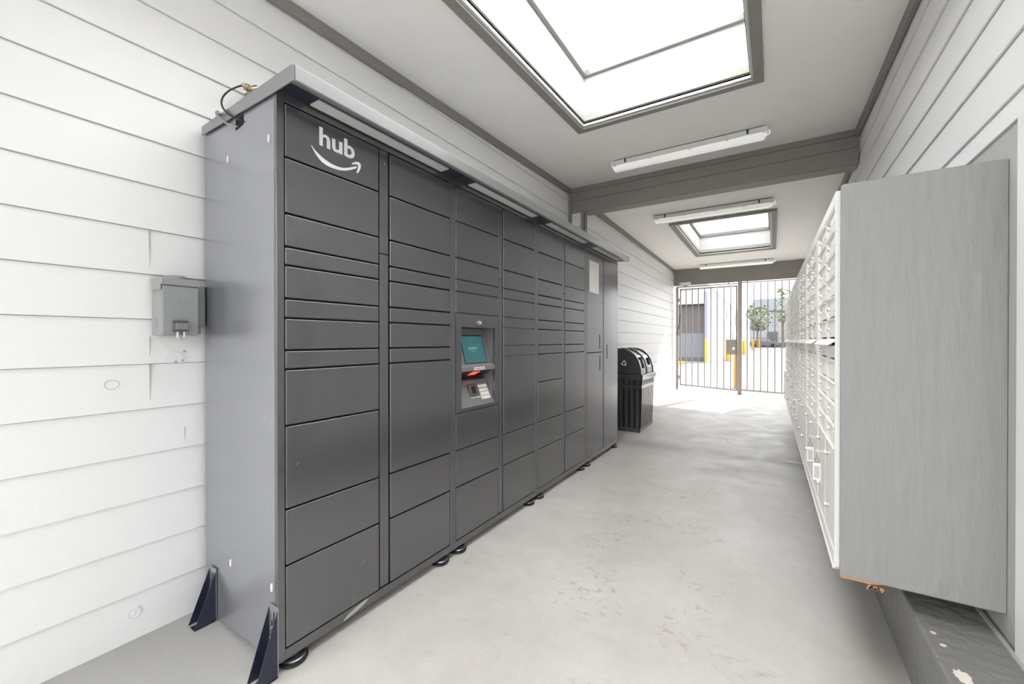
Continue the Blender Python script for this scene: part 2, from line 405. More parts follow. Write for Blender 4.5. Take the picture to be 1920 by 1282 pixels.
# curb under the mailboxes
b = MB()
b.box(.413, .652, -2.2, 7.4, -.1, .218, 0)
tag(b.build('baseboard_right', 'curb_grey', bevel=.008), 'rough grey painted curb along the foot of the right wall', 'curb', kind='structure')
b = MB(); b.box(.607, .618, -2.2, 7.4, .215, .224)
tag(b.build('trim_9', 'niche_grey'), 'thin grey metal edging between curb and right wall', 'trim', kind='structure')
b = MB()
def blob(b, cx, cy, z, r_, seed, n=18, sx=1, sy=1, h=.0015):
    rr = random.Random(seed); pts = []
    for i in range(n):
        t = 2*math.pi*i/n; q = r_*(.72+.4*rr.random()); pts.append((cx+sx*q*math.cos(t), cy+sy*q*math.sin(t)))
    b.prism(pts, z, z+h, 'z')
blob(b, .455, 1.66, .2175, .026, 3, sx=.75, sy=1.2, n=26)
mat('paint_chip_white', (225, 215, 205), .7)
tag(b.build('paint_patch', 'paint_chip_white'), 'largest chipped whitish patch on top of the right curb', 'paint patch')
for q, (x_, y_, lab) in enumerate(((.440, 1.86, 'small white chip on the curb edge nearest the enclosure'), (.448, 1.80, 'small white chip on the curb between the other two patches'))):
    b = MB(); blob(b, x_, y_, .2175, .008, 5+q, n=12); tag(b.build('paint_patch', 'paint_chip_white'), lab, 'paint patch')

# ================================================================== PARCEL LOCKERS
ROWS = [2.028, 1.831, 1.627, 1.506, 1.438, 1.317, 1.246, 1.128, 1.058]
C_ROWS = {
 1: ROWS+[.852, .547, .341, .040], 2: ROWS+[.546, .338, .040], 3: ROWS[:6]+[None], 4: ROWS+[.543, .340, .040],
 5: ROWS+[.846, .543, .338, .040], 6: ROWS+[.548, .340, .040]}
CY = {1: (.834, 1.262), 2: (1.321, 1.746), 3: (1.790, 2.216), 4: (2.2735, 2.699), 5: (2.747, 3.173), 6: (3.226, 3.655), 7: (3.709, 4.130), 8: (4.174, 4.604)}
MOD = [(.805, 1.768), (1.768, 2.722), (2.722, 3.681), (3.681, 4.64)]
MLAB = ['dark grey parcel locker bank with the white hub lettering', 'dark grey parcel locker bank with the teal touch screen',
        'dark grey parcel locker bank of plain doors right of the screen', 'tall-door locker bank with white notice beside the bin']
FX = -1.5
def door(parent, y0, y1, z0, z1, name='door', L=(0,0,0)):
    g = .003
    b = MB(); b.box(-1.516, FX+.0015, y0+g, y1-g, z0+g, z1-g)
    d = local(b, L).build(name, 'locker_steel', parent, bevel=.005, seg=3)
    for p in d.data.polygons: p.use_smooth = True
    d.modifiers['bevel'].harden_normals = True
    return d
lockers = []
for mi, (my0, my1) in enumerate(MOD):
    L = (-1.8, my0, 0)
    r = empty('parcel_locker', L, MLAB[mi], 'parcel locker', 'row of parcel lockers along the left wall')
    lockers.append(r)
    top = 2.063
    ca, cb_ = 2*mi+1, 2*mi+2
    b = MB()
    if mi == 1:
        b.box(-2.07, -1.65, my0+.003, my1-.001, .004, top-.001, 0)
        for q in ((my0+.003, my1-.001, .004, .755), (my0+.003, my1-.001, 1.25, top-.001), (my0+.003, 1.835, .755, 1.25), (2.186, my1-.001, .755, 1.25)): b.box(-1.6505, -1.517, *q)
    else: b.box(-2.07, -1.517, my0+.003, my1-.001, .004, top-.001, 0)
    local(b, L).build('cabinet_body', 'locker_side', r)
    b = MB()
    if mi == 1:
        for q in ((my0+.01, my1-.01, .02, .76), (my0+.01, my1-.01, 1.25, top-.02), (my0+.01, 1.84, .755, 1.25), (2.182, my1-.01, .755, 1.25)): b.box(-1.5185, -1.5165, *q)
    else: b.box(-1.5185, -1.5165, my0+.01, my1-.01, .02, top-.02); local(b, L).build('inner_frame', 'locker_dark', r)
    # face frame: rails and stiles
    b = MB()
    ys_ = [(my0+.001, CY[ca][0]), (CY[cb_][1], my1-.001)]
    for a0, a1 in ys_: b.box(-1.518, FX, a0, a1, 0, top)
    b.box(-1.518, FX, ys_[0][1], ys_[1][0], 2.030, top)
    b.box(-1.518, FX, ys_[0][1], ys_[1][0], 0, .038)
    local(b, L).build('face_frame', 'locker_steel', r, bevel=.0012, seg=1)
    b = MB(); b.box(-1.518, FX-.003, CY[ca][1]+.005, CY[cb_][0]-.005, .045, 1.555); b.box(-1.518, FX-.003, CY[ca][1]+.005, CY[cb_][0]-.005, 1.559, 2.026)
    local(b, L).build('mullion', 'locker_steel', r, bevel=.001, seg=1)
    if mi == 0:
        b = MB(); b.box(-1.505, FX-.0015, 1.279, 1.302, 1.87, 1.985)
        lp = local(b, L).build('access_plate', 'locker_steel', r, bevel=.001, seg=1)
        b = MB(); b.cyl((-1.502, 1.291, 1.965), (-1.4985, 1.291, 1.965), .003); local(b, L).build('screw', 'chrome', lp)
    for c in (ca, cb_):
        y0, y1 = CY[c]
        if c <= 6:
            rows = C_ROWS[c]
            seq = [q for q in rows if q is not None]
            for z1, z0 in zip(seq[:-1], seq[1:]):
                d = door(r, y0, y1, z0, z1, 'door', L)
                if c == 1 and z1 == 2.028: hubdoor = d
            if c == 3:
                for z1, z0 in zip((.752, .546, .339), (.546, .339, .040)): door(r, y0, y1, z0, z1, 'door', L)
        elif c == 7:
            d1 = door(r, y0, y1, 1.043, 2.026, 'tall_door', L); d2 = door(r, y0, y1, .040, 1.043, 'tall_door', L)
            b = MB(); b.box(FX-.002, FX+.0028, 4.050, 4.064, 1.073, 1.223); local(b, L).build('handle_slot', 'black_hole', d1)
            b = MB(); b.box(FX-.002, FX+.0028, 4.058, 4.072, .858, 1.010); local(b, L).build('handle_slot', 'black_hole', d2)
            b = MB(); b.box(FX, FX+.002, 3.780, 4.030, 1.63, 1.938)
            nt_ = local(b, L).build('notice', 'paper_white', r); tag(nt_, 'white paper notice in a frame')
        else:
            d3 = door(r, y0, y1, .040, 2.026, 'tall_door', L)
            b = MB(); b.box(FX-.002, FX+.0028, 4.270, 4.284, .97, 1.117); local(b, L).build('handle_slot', 'black_hole', d3)
    # levelling feet: two near the front, two at the back
    for fy in (my0+.075, my1-.075):
        for fx in (-1.535, -2.0):
            zf = fz(fx, fy)
            b = MB(); b.rev([(.050, zf-.002), (.055, zf+.004), (.054, zf+.010), (.040, zf+.013), (.044, zf+.018), (.042, zf+.022), (.03, zf+.024), (.025, zf+.03), (.024, max(.012, zf+.032))], (fx, fy, 0))
            ft_ = local(b, L).build('levelling_foot', 'rubber', r, smooth=True)
            b = MB(); b.rev([(.0445, zf+.0135), (.048, zf+.015), (.0445, zf+.0175)], (fx, fy, 0), n=28); local(b, L).build('steel_ring', 'steel_pad', ft_)
    # canopy section
    y0c, y1c = my0+(-.002 if mi == 0 else .001), my1+(.03 if mi == 3 else -.001)
    b = MB()
    b.prism([(-2.07, 2.064), (-1.40, 2.064), (-1.40, 2.046), (-1.379, 2.046), (-1.375, 2.05), (-1.376, 2.101), (-1.381, 2.104), (-2.07, 2.086)], y0c, y1c, 'y')
    if mi == 0: b.prism([(-2.07, 2.040), (-1.50, 2.044), (-1.379, 2.046), (-1.379, 2.103), (-1.387, 2.104), (-2.07, 2.078)], y0c-.006, y0c, 'y')
    cn = local(b, L).build('canopy', 'locker_canopy', r, bevel=.0015)
    b = MB(); b.box(-1.498, -1.40, y0c+.003, y1c-.003, 2.060, 2.0645); local(b, L).build('soffit', 'navy_bracket', cn)
    b = MB(); b.box(-1.488, -1.432, my0+.122, my0+.852, 2.0545, 2.0602); sp = local(b, L).build('light_strip', 'strip_white', cn)
# module 1 extras: end panel caps, cable hole, paint chip
L = (-1.8, .805, 0); r = lockers[0]
for cx, cz in ((-1.551, 1.897), (-1.860, 1.893), (-1.847, .268), (-1.539, .267)):
    b = MB(); n = 16
    b.prism([(cx+.007*math.cos(2*math.pi*i/n), cz+.0155*math.sin(2*math.pi*i/n)) for i in range(n)], .8045, .809, 'y')
    local(b, L).build('hole_cap', 'strip_white', r, bevel=.001)
b = MB(); b.add([(-1.797, .8065, 1.998), (-1.737, .8065, 1.998), (-1.734, .8065, 2.043), (-1.797, .8065, 2.028)], [(0,1,2,3)])
b.v = []; b.f = []; b.mi = []; b.prism([(-1.797, 1.992), (-1.736, 2.0), (-1.736, 2.040), (-1.797, 2.030)], .8068, .8085, 'y')
local(b, L).build('cable_hole', 'black_hole', r)
b = MB(); b.prism([(1.075,.003),(1.105,.006),(1.15,.014),(1.185,.024),(1.20,.033),(1.185,.036),(1.14,.03),(1.10,.02),(1.08,.01)], FX+.0004, FX+.0012, 'x')
local(b, L).build('bare_paint_patch', 'niche_grey', r)
def scratch(y0, z0, y1, z1, wd=.0008):
    d = Vector((y1-y0, z1-z0)); p = Vector((-d.y, d.x)).normalized()*wd
    b = MB(); b.prism([(y0-p.x, z0-p.y), (y1-p.x, z1-p.y), (y1+p.x, z1+p.y), (y0+p.x, z0+p.y)], FX+.0010, FX+.0020, 'x')
    return local(b, (-1.8, .805, 0)).build('scratch', 'kiosk_grey', lockers[0])
scratch(1.12, .045, 1.12, .09); scratch(1.065, .05, 1.066, .072); scratch(1.16, .20, 1.20, .215); scratch(.875, .70, .885, .71); scratch(1.13, .945, 1.145, .962)

# hub lettering + smile on the top-left door
def font(body, name, m, size, loc, rot, parent, align='LEFT', extrude=.0006, offset=0, width=None, height=None):
    c = bpy.data.curves.new(name, 'FONT'); c.body = body; c.size = size; c.extrude = extrude; c.offset = offset; c.align_x = align
    c.materials.append(MT[m]); o = bpy.data.objects.new(name, c); col.objects.link(o)
    o.location = loc; o.rotation_euler = rot
    bpy.context.view_layer.update()
    if width: o.scale = (width/max(o.dimensions.x, 1e-6), (height/o.dimensions.y) if height else width/max(o.dimensions.x, 1e-6), 1)
    bpy.context.view_layer.update()
    me = bpy.data.meshes.new_from_object(o.evaluated_get(bpy.context.evaluated_depsgraph_get()))
    o2 = bpy.data.objects.new(name, me); col.objects.link(o2); o2.matrix_world = o.matrix_world.copy(); bpy.data.objects.remove(o); o = o2
    if not me.materials: me.materials.append(MT[m])
    bpy.context.view_layer.update()
    if parent:
        pl = parent.matrix_world.copy(); o.parent = parent; o.matrix_parent_inverse = pl.inverted()
    return o
bpy.context.view_layer.update()
ft = font('hub', 'hub_lettering', 'white_paint', .1, (FX+.0022, .966, 1.9275), (R(90), 0, R(90)), hubdoor, offset=.0022, width=.161, height=.073)
tag(ft, 'white hub lettering')
b = MB()
up_ = [(.937,1.912),(.955,1.897),(.979,1.884),(1.000,1.876),(1.020,1.871),(1.050,1.8695),(1.075,1.873),(1.097,1.881),(1.120,1.892),(1.143,1.9035)]
lo_ = [(.937,1.910),(.955,1.885),(.979,1.865),(1.000,1.858),(1.020,1.8555),(1.050,1.857),(1.075,1.862),(1.097,1.870),(1.120,1.882),(1.140,1.894)]
def cr(pts, m=5):
    out = []
    for i in range(len(pts)-1):
        p0 = pts[max(i-1, 0)]; p1 = pts[i]; p2 = pts[i+1]; p3 = pts[min(i+2, len(pts)-1)]
        for k in range(m):
            t = k/m; out.append(tuple(.5*(2*p1[j]+(p2[j]-p0[j])*t+(2*p0[j]-5*p1[j]+4*p2[j]-p3[j])*t*t+(3*p1[j]-p0[j]-3*p2[j]+p3[j])*t**3) for j in (0, 1)))
    return out+[pts[-1]]
up_ = cr(up_); lo_ = cr(lo_)
for i in range(len(up_)-1):
    b.prism([lo_[i], lo_[i+1], up_[i+1], up_[i]], FX+.0012, FX+.0024, 'x')
ar = [(1.118,1.907),(1.135,1.9195),(1.152,1.9235),(1.161,1.919),(1.162,1.905),(1.156,1.890),(1.147,1.875),(1.1405,1.8775),(1.147,1.892),(1.1495,1.903),(1.147,1.9105),(1.137,1.9095),(1.119,1.902)]
e1 = cr(ar[0:7], 4); e2 = cr(list(reversed(ar[7:13])), 4); m_ = min(len(e1), len(e2))
e1 = [e1[round(i*(len(e1)-1)/(m_-1))] for i in range(m_)]; e2 = [e2[round(i*(len(e2)-1)/(m_-1))] for i in range(m_)]
for i in range(m_-1): b.prism([e2[i], e2[i+1], e1[i+1], e1[i]], FX+.0012, FX+.0024, 'x')
sm = local(b, (-1.8, .805, 0)).build('smile_arrow', 'white_paint', hubdoor)
sm.parent = hubdoor

# terminal in module 2
L = (-1.8, 1.768, 0); r = lockers[1]
y0, y1 = CY[3]; oy0, oy1 = 1.843, 2.178
b = MB()
T = -1.518
b.box(T, FX, y0+.0035, oy0, .7555, 1.3155); b.box(T, FX, oy1, y1-.0035, .7555, 1.3155)
b.box(T, FX, oy0, oy1, 1.240, 1.3155); b.box(T, FX, oy0, oy1, .7555, .774)
kp = local(b, L).build('kiosk_panel', 'locker_steel', r)
b = MB(); b.cyl((FX, 2.008, 1.268), (FX+.006, 2.008, 1.268), .013); b.rev([(.0105, 0), (.0105, .010), (.006, .014), (.001, .015)], (FX+.004, 2.008, 1.268), 'x')
local(b, L).build('lock', 'chrome', kp, smooth=True)
bx = -1.64
b = MB()
b.box(bx-.004, bx, oy0-.004, oy1+.004, .77, 1.245)                       # back
b.box(bx, T+.001, oy0-.004, oy0, .77, 1.245); b.box(bx, T+.001, oy1, oy1+.004, .77, 1.245)
b.box(bx, T+.001, oy0, oy1, 1.240, 1.245)
local(b, L).build('recess', 'kiosk_grey', kp)
# screen bezel: sloping wedge
def sx(z): return -1.53-(z-1.026)*(.045/.161)
b = MB()
b.prism([(sx(1.24)-.01, 1.24), (sx(1.235), 1.235), (sx(1.026), 1.020), (FX-.001, 1.007), (FX-.001, .984), (-1.575, .945), (bx, .945), (bx, 1.24)], oy0, oy1, 'y')
bz = local(b, L).build('screen_bezel', 'kiosk_grey', kp)
b = MB()
def on_s(y, z, d): return (sx(z)+d, y, z)
def slab(b, y0, y1, z0, z1, d0, d1, f=on_s):
    b.hexa([f(y0,z0,d0), f(y1,z0,d0), f(y1,z1,d0), f(y0,z1,d0), f(y0,z0,d1), f(y1,z0,d1), f(y1,z1,d1), f(y0,z1,d1)])
slab(b, 1.915, 2.136, 1.026, 1.197, -.004, .0015); local(b, L).build('screen_surround', 'black_plastic', bz)
b = MB(); slab(b, 1.920, 2.130, 1.029, 1.189, 0, .003); scr = local(b, L).build('touch_screen', 'screen_teal', bz); tag(scr, 'lit teal touch screen')
b = MB(); slab(b, 2.137, 2.141, 1.026, 1.197, 0, .004); local(b, L).build('bezel_edge', 'chrome', bz)
tilt = math.atan(.045/.161)
bpy.context.view_layer.update()
t1 = font('amazon', 'screen_lettering', 'screen_text', .03, (sx(1.110)+.0045, 1.972, 1.110), (R(90)-tilt, 0, R(90)), bz, extrude=.0002, offset=.0006, width=.085)
b = MB(); sp_ = []
for i in range(9):
    t = i/8; sp_.append((1.992+.044*t, 1.1045-.010*math.sin(math.pi*t)))
for (ya_, za_), (yb_, zb_) in zip(sp_[:-1], sp_[1:]):
    b.hexa([on_s(ya_,za_,.0032), on_s(yb_,zb_,.0032), on_s(yb_,zb_+.0028,.0032), on_s(ya_,za_+.0028,.0032), on_s(ya_,za_,.0038), on_s(yb_,zb_,.0038), on_s(yb_,zb_+.0028,.0038), on_s(ya_,za_+.0028,.0038)])
local(b, L).build('screen_smile', 'screen_text', bz)
# label on the ledge, scanner below
b = MB(); b.box(FX-.001, FX+.0005, 1.962, 2.068, .987, 1.0035); lb = local(b, L).build('ledge_label', 'paper_white', bz)
mat('label_ink', (120, 70, 80), .7)
b = MB()
for i in range(9): b.box(FX+.0004, FX+.0009, 1.968+.011*i, 1.975+.011*i, .992, .999)
local(b, L).build('label_print', 'label_ink', bz)
b = MB(); b.hexa([(-1.512,1.965,.9765),(-1.512,2.035,.9765),(-1.552,2.035,.9560),(-1.552,1.965,.9560),(-1.512,1.965,.9745),(-1.512,2.035,.9745),(-1.552,2.035,.9540),(-1.552,1.965,.9540)])
local(b, L).build('scanner_window', 'scanner_red', bz)
b = MB(); b.hexa([(-1.503,1.87,.984),(-1.503,2.15,.984),(-1.575,2.15,.9465),(-1.575,1.87,.9465),(-1.503,1.87,.981),(-1.503,2.15,.981),(-1.575,2.15,.9435),(-1.575,1.87,.9435)])
local(b, L).build('scanner_hood', 'black_plastic', bz)
# lower sloping keypad panel
def kx(z): return -1.505-(z-.776)*(.062/.145)
def on_k(y, z, d): return (kx(z)+d, y, z)
b = MB(); b.prism([(FX-.002, .774), (kx(.776), .778), (kx(.921), .921), (bx, .93), (bx, .774)], oy0, oy1, 'y'); lp = local(b, L).build('keypad_panel', 'kiosk_grey', kp)
b = MB(); slab(b, 1.862, 2.165, .790, .917, 0, .002, on_k); pl = local(b, L).build('inner_plate', 'kiosk_grey', lp, bevel=.001)
b = MB(); slab(b, 1.955, 2.045, .825, .898, .001, .010, on_k); cr = local(b, L).build('card_reader', 'locker_steel', lp, bevel=.002)
b = MB(); slab(b, 1.982, 2.020, .842, .884, .0095, .0105, on_k); local(b, L).build('reader_slot', 'locker_dark', lp)
b = MB(); slab(b, 1.958, 2.045, .818, .824, .001, .006, on_k); local(b, L).build('reader_lip', 'light_body', lp)
b = MB(); slab(b, 2.055, 2.150, .800, .895, .001, .004, on_k); kpl = local(b, L).build('keypad_plate', 'mail_knob', lp)
b = MB()
for i in range(4):
    for j in range(4):
        a = 2.060+i*.0225; c = .804+j*.0225; slab(b, a, a+.0175, c, c+.0165, .003, .007, on_k)
local(b, L).build('keypad_keys', 'light_body', lp, bevel=.001, seg=1)
b = MB(); slab(b, 1.965, 2.045, .798, .815, .001, .003, on_k); local(b, L).build('bank_logo_plate', 'kiosk_grey', lp)

# anchor brackets on the end of the bank
def bracket(xr, label):
    # back plate against the end panel, two tapering flanges, base plate
    xl = xr-.058; zt = .212; zb = fz(xr, .74)
    L = (xr-.03, .77, zb)
    r = empty('anchor_bracket', L, label, 'bracket', 'anchor brackets at the foot of the locker end')
    t = .003
    b = MB(); b.box(xl, xr, .801, .8045, zb, zt); local(b, L).build('back_plate', 'locker_side', r)
    for x in (xl, xr-t):
        b = MB(); b.prism([(.801, zt-.012), (.801, zb), (.725, zb), (.725, zb+.004)], x, x+t, 'x'); local(b, L).build('flange', 'navy_bracket', r)
    b = MB(); b.box(xl, xr, .725, .801, zb, zb+.003); local(b, L).build('base_plate', 'navy_bracket', r)
    b = MB()
    b.box(xl+.034, xl+.0365, .799, .8012, .10, .19); b.box(xl+.021, xl+.0235, .799, .8012, .07, .155)
    local(b, L).build('slot', 'black_hole', r)
    for x, z in ((xl+.036, .138), (xl+.022, .098)):
        b = MB(); b.cyl((x, .801, z), (x, .792, z), .0075, n=6); b.cyl((x, .793, z), (x, .788, z), .004); local(b, L).build('bolt', 'chrome', r)
    b = MB(); b.cyl((xl+.028, .755, zb+.003), (xl+.028, .755, zb+.009), .011, n=6); b.cyl((xl+.028, .755, zb+.009), (xl+.028, .755, zb+.02), .0055); local(b, L).build('anchor_bolt', 'chrome', r)
    return r
bracket(-1.490, 'navy anchor bracket at the front corner of the locker end')
bracket(-1.962, 'navy anchor bracket beside the white wall behind the lockers')

# ------------------------------------------------------------------ wall-side fittings on the left wall
# faucet + cable above locker
L = (-1.99, .96, 2.2)
def lerp3(a, b, t): return tuple(a[i]+(b[i]-a[i])*t for i in range(3))
L = (-2.0, .95, 2.25)
r = empty('pipe_fitting', L, 'brass pipe fitting on the siding above the locker roof', 'pipe fitting')
b = MB(); b.cyl((-2.0, .972, 2.300), (-2.0, .935, 2.297), .012, .014); b.cyl((-2.0, .988, 2.318), (-2.0, .962, 2.298), .013); b.cyl((-2.0, .988, 2.31), (-2.0, .985, 2.26), .011); b.cyl((-2.10, .99, 2.316), (-2.0, .985, 2.314), .010)
local(b, L).build('elbow_body', 'brass', r, smooth=True)
b = MB(); b.cyl((-2.0, .954, 2.298), (-2.0, .944, 2.298), .0165, n=8); local(b, L).build('hex_nut', 'brass', r)
b = MB(); b.cyl((-2.0, .937, 2.298), (-2.0, .923, 2.300), .010, n=10); local(b, L).build('connector', 'chrome', r)
def bez(p0, p1, p2, p3, n=14):
    out = []
    for i in range(n+1):
        t = i/n; out.append(tuple((1-t)**3*p0[k]+3*(1-t)**2*t*p1[k]+3*(1-t)*t*t*p2[k]+t**3*p3[k] for k in range(3)))
    return out
b = MB(); b.tube(bez((-2.0,.926,2.297), (-1.96,.80,2.19), (-1.86,.76,2.06), (-1.735,.803,2.012), 20), .0036)
tag(b.build('coaxial_cable', 'rubber', smooth=True), 'black cable looping from the brass fitting into the locker side', 'cable')
b = MB(); b.tube(bez((-1.915,.792,2.085), (-1.87,.780,2.05), (-1.83,.785,2.01), (-1.775,.804,2.000)), .0032)
b.cyl((-1.925,.798,2.088), (-1.900,.788,2.083), .009, n=8); b.tube([(-1.908,.79,2.086), (-1.86,.786,2.068), (-1.835,.79,2.062)], .0025)
tag(b.build('ground_wire', 'ebox_grey', smooth=True), 'grey wire with clamp running over the locker roof edge', 'cable')

# electrical box
L = (-2.094, .69, 1.18)
r = empty('electrical_box', L, 'grey outdoor electrical box on the white siding', 'electrical box')
b = MB(); b.box(-2.094, -1.999, .634, .757, 1.184, 1.402); local(b, L).build('housing', 'ebox_grey', r, bevel=.004)
b = MB(); b.box(-1.999, -1.993, .637, .754, 1.186, 1.378); dr = local(b, L).build('cover', 'ebox_grey', r, bevel=.002)
b = MB(); b.box(-2.0, -1.986, .630, .761, 1.381, 1.408); b.box(-2.08, -1.995, .628, .634, 1.36, 1.408); b.box(-2.096, -1.993, .630, .761, 1.402, 1.409); local(b, L).build('rain_hood', 'ebox_grey', r, bevel=.003)
b = MB(); b.rev([(.038, 1.408), (.038, 1.418), (.032, 1.424), (.001, 1.425)], (-2.05, .697, 0)); local(b, L).build('knockout_hub', 'ebox_grey', r, smooth=True)
b = MB()
for s, t in ((.0155, .0009), (.0085, .0009)):
    for a0, a1, c0, c1 in ((-s, s, -s, -s+.0012), (-s, s, s-.0012, s), (-s, -s+.0012, -s, s), (s-.0012, s, -s, s)):
        b.box(-1.9935, -1.9922, .700+a0, .700+a1, 1.310+c0, 1.310+c1)
local(b, L).build('embossed_squares', 'ebox_grey', dr)
b = MB(); b.cyl((-2.055, .6345, 1.235), (-2.055, .633, 1.235), .018, n=24); b.cyl((-2.055, .6345, 1.235), (-2.055, .6322, 1.235), .012, n=24); local(b, L).build('knockout', 'ebox_grey', r)
b = MB(); b.box(-2.094, -2.058, .757, .804, 1.225, 1.395); local(b, L).build('side_housing', 'ebox_grey', r, bevel=.003)
b = MB(); b.cyl((-2.06, .775, 1.225), (-2.06, .775, 1.19), .012); local(b, L).build('conduit_fitting', 'ebox_grey', r)
L = (-1.975, .69, 1.2)
r = empty('padlock', L, 'steel laminated padlock hanging on the electrical box cover', 'padlock')
b = MB()
b.box(-1.987, -1.962, .669, .707, 1.200, 1.240); local(b, L).build('body', 'padlock_steel', r, bevel=.0015)
for q0, q1 in ((1.198, 1.207), (1.232, 1.242)):
    b = MB(); b.box(-1.989, -1.960, .667, .709, q0, q1); local(b, L).build('bumper_plate', 'rubber_grey', r, bevel=.001)
pts = [(-1.976, .679, 1.203)]+[(-1.976, .688-.011*math.cos(t), 1.182-.013*math.sin(t)) for t in [math.pi*i/10 for i in range(11)]]+[(-1.976, .699, 1.203)]
b = MB(); b.tube(pts, .0036); local(b, L).build('shackle', 'chrome', r, smooth=True)
b = MB(); b.box(-1.994, -1.986, .683, .693, 1.19, 1.215); local(b, L).build('hasp', 'ebox_grey', r)

# small marks on the siding
b = MB(); b.rev([(.021, 0), (.022, .002), (.019, .003), (.0185, .0015), (.006, .0015), (.005, .004), (.001, .0045)], (-2.0985, .577, .107), 'x')
tag(b.build('wall_plug', 'white_siding', smooth=True), 'round white painted plug low on the siding', 'wall plug')
b = MB()
kq = lambda t: .021+.0007*math.sin(3*t+1)+.0004*math.sin(7*t)
for i in range(40):
    t = 2*math.pi*i/40; t2 = 2*math.pi*(i+1)/40; q = kq(t); q2 = kq(t2)
    b.cyl((-2.098, .516+q*math.cos(t), .998+q*.8*math.sin(t)), (-2.098, .516+q2*math.cos(t2), .998+q2*.8*math.sin(t2)), .0009, n=6)
tag(b.build('wood_knot', 'niche_grey'), 'raised round wood knot showing through the white siding', 'knot')
b = MB(); pts = [(.706+.034*math.cos(math.pi*i/14), 1.088+.03*math.sin(math.pi*i/14)) for i in range(15)]
b.prism(pts, -2.104, -2.0925, 'x')
tag(b.build('round_patch', 'white_siding'), 'half round painted patch on the siding below the box', 'patch')
for i, (y_, z_, lab) in enumerate(((.735, 1.080, 'right'), (.712, 1.076, 'lower'), (.741, 1.118, 'upper'))):
    b = MB(); b.cyl((-2.10, y_, z_), (-2.093, y_, z_), .0045, n=8); b.cyl((-2.093, y_, z_), (-2.0905, y_, z_), .0022, n=6)
    tag(b.build('screw', 'niche_grey'), {'right': 'small screw in the siding seam just right of the round patch', 'lower': 'small screw just under the round patch on the siding', 'upper': 'small screw between electrical box and round patch'}[lab], 'screw')

# ================================================================== CEILING LIGHTS
def light_proto(length, depth=.115):
    r = empty('ceiling_light', (0, 0, 0), 'x', 'ceiling light', 'strip lights across the ceiling')
    hl = length/2
    b = MB(); b.box(-hl, hl, 0, depth, -.045, -.004); local(b, (0,0,0)).build('housing', 'light_body', r, bevel=.006)
    b = MB()
    b.prism([(.004, -.045), (depth-.004, -.045), (depth-.008, -.07), (depth-.03, -.092), (.03, -.092), (.008, -.07)], -hl+.03, hl-.03, 'x')
    for s in (-1, 1):
        b.add([(s*(hl-.03), .004, -.045), (s*(hl-.03), depth-.004, -.045), (s*(hl-.03), depth-.008, -.07), (s*(hl-.03), depth-.03, -.092), (s*(hl-.03), .03, -.092), (s*(hl-.03), .008, -.07),
               (s*(hl-.004), .012, -.047), (s*(hl-.004), depth-.012, -.047)], [(0,5,6),(5,4,6),(4,3,7,6),(3,2,7),(2,1,7),(0,6,7,1)])
    b.build('diffuser', 'lens', r, bevel=.003)
    b = MB(); b.box(-hl+.002, hl-.002, -.004, depth+.004, -.052, -.044); b.build('rim', 'light_body', r, bevel=.002)
    for s in (-.78, .78):
        b = MB(); b.box(s*hl-.008, s*hl+.008, -.003, 0, -.044, -.004); b.build('steel_clip', 'trim_seam', r)
    for s in (-.93, -.42, .1, .55, .96):
        b = MB(); b.box(s*hl-.012, s*hl+.012, -.009, .002, -.064, -.036); b.build('latch', 'light_body', r, bevel=.002)
    b = MB(); b.tube([(hl-.01, .03, -.03), (hl+.012, .03, -.04), (hl+.012, .03, -.07), (hl-.03, .03, -.075)], .005); b.build('end_latch', 'lens', r)
    b = MB(); b.box(-hl+.03, hl-.03, .015, depth-.015, -.006, .012); b.build('mounting_plate', 'trim_seam', r)
    return r
lp = light_proto(1.36)
lp.location = (-.722, 4.10, czn(4.16)-.006)
tag(lp, 'white strip light on the near ceiling in front of the beam')
l2 = copy_tree(lp); l2.location = (-.675, 5.66, czf(5.72)-.004); tag(l2, 'white strip light between the beam and the small skylight')
l3 = copy_tree(lp); l3.location = (-.665, 9.55, czf(9.6)-.004); tag(l3, 'white strip light beyond the small skylight by the gate header')

# ================================================================== MAILBOXES
SL = .009; ang = math.atan(SL)
UN = 7; UW = .745
enc_y0, enc_y1 = 1.947, 7.24
L = (.41, enc_y0, .29)
r = empty('mailbox_enclosure', L, 'grey painted plywood enclosure hung on the right wall around the mailboxes', 'mailbox enclosure')
def ex(y): return .209-SL*(y-1.985)
b = MB(); b.box(.211, .629, enc_y0, enc_y0+.018, .295, 1.738); sp = local(b, L).build('end_panel', 'enclosure_grey', r, bevel=.002)
b = MB(); b.box(.167, .629, enc_y1-.018, enc_y1, .295, 1.738); local(b, L).build('end_panel', 'enclosure_grey', r)
b = MB(); b.hexa([(ex(enc_y0)+.012,enc_y0+.019,1.728),(.629,enc_y0+.019,1.728),(.629,enc_y1-.019,1.728),(ex(enc_y1)+.012,enc_y1-.019,1.728),(ex(enc_y0)+.012,enc_y0+.019,1.745),(.629,enc_y0+.019,1.745),(.629,enc_y1-.019,1.745),(ex(enc_y1)+.012,enc_y1-.019,1.745)]); local(b, L).build('top_panel', 'enclosure_grey', r)
b = MB(); b.hexa([(ex(enc_y0)+.012,enc_y0+.02,.285),(.629,enc_y0+.02,.285),(.629,enc_y1,.280),(ex(enc_y1)+.012,enc_y1,.280),(ex(enc_y0)+.012,enc_y0+.002,.2945),(.629,enc_y0+.002,.2945),(.629,enc_y1,.2945),(ex(enc_y1)+.012,enc_y1,.2945)]); local(b, L).build('bottom_panel', 'enclosure_grey', r)
b = MB(); b.prism([(.212, .2955), (.335, .2955), (.300, .287), (.212, .2865)], enc_y0-.0005, enc_y0+.03, 'y'); local(b, L).build('raw_plywood_edge', 'raw_wood', r)
b = MB(); rr = random.Random(5)
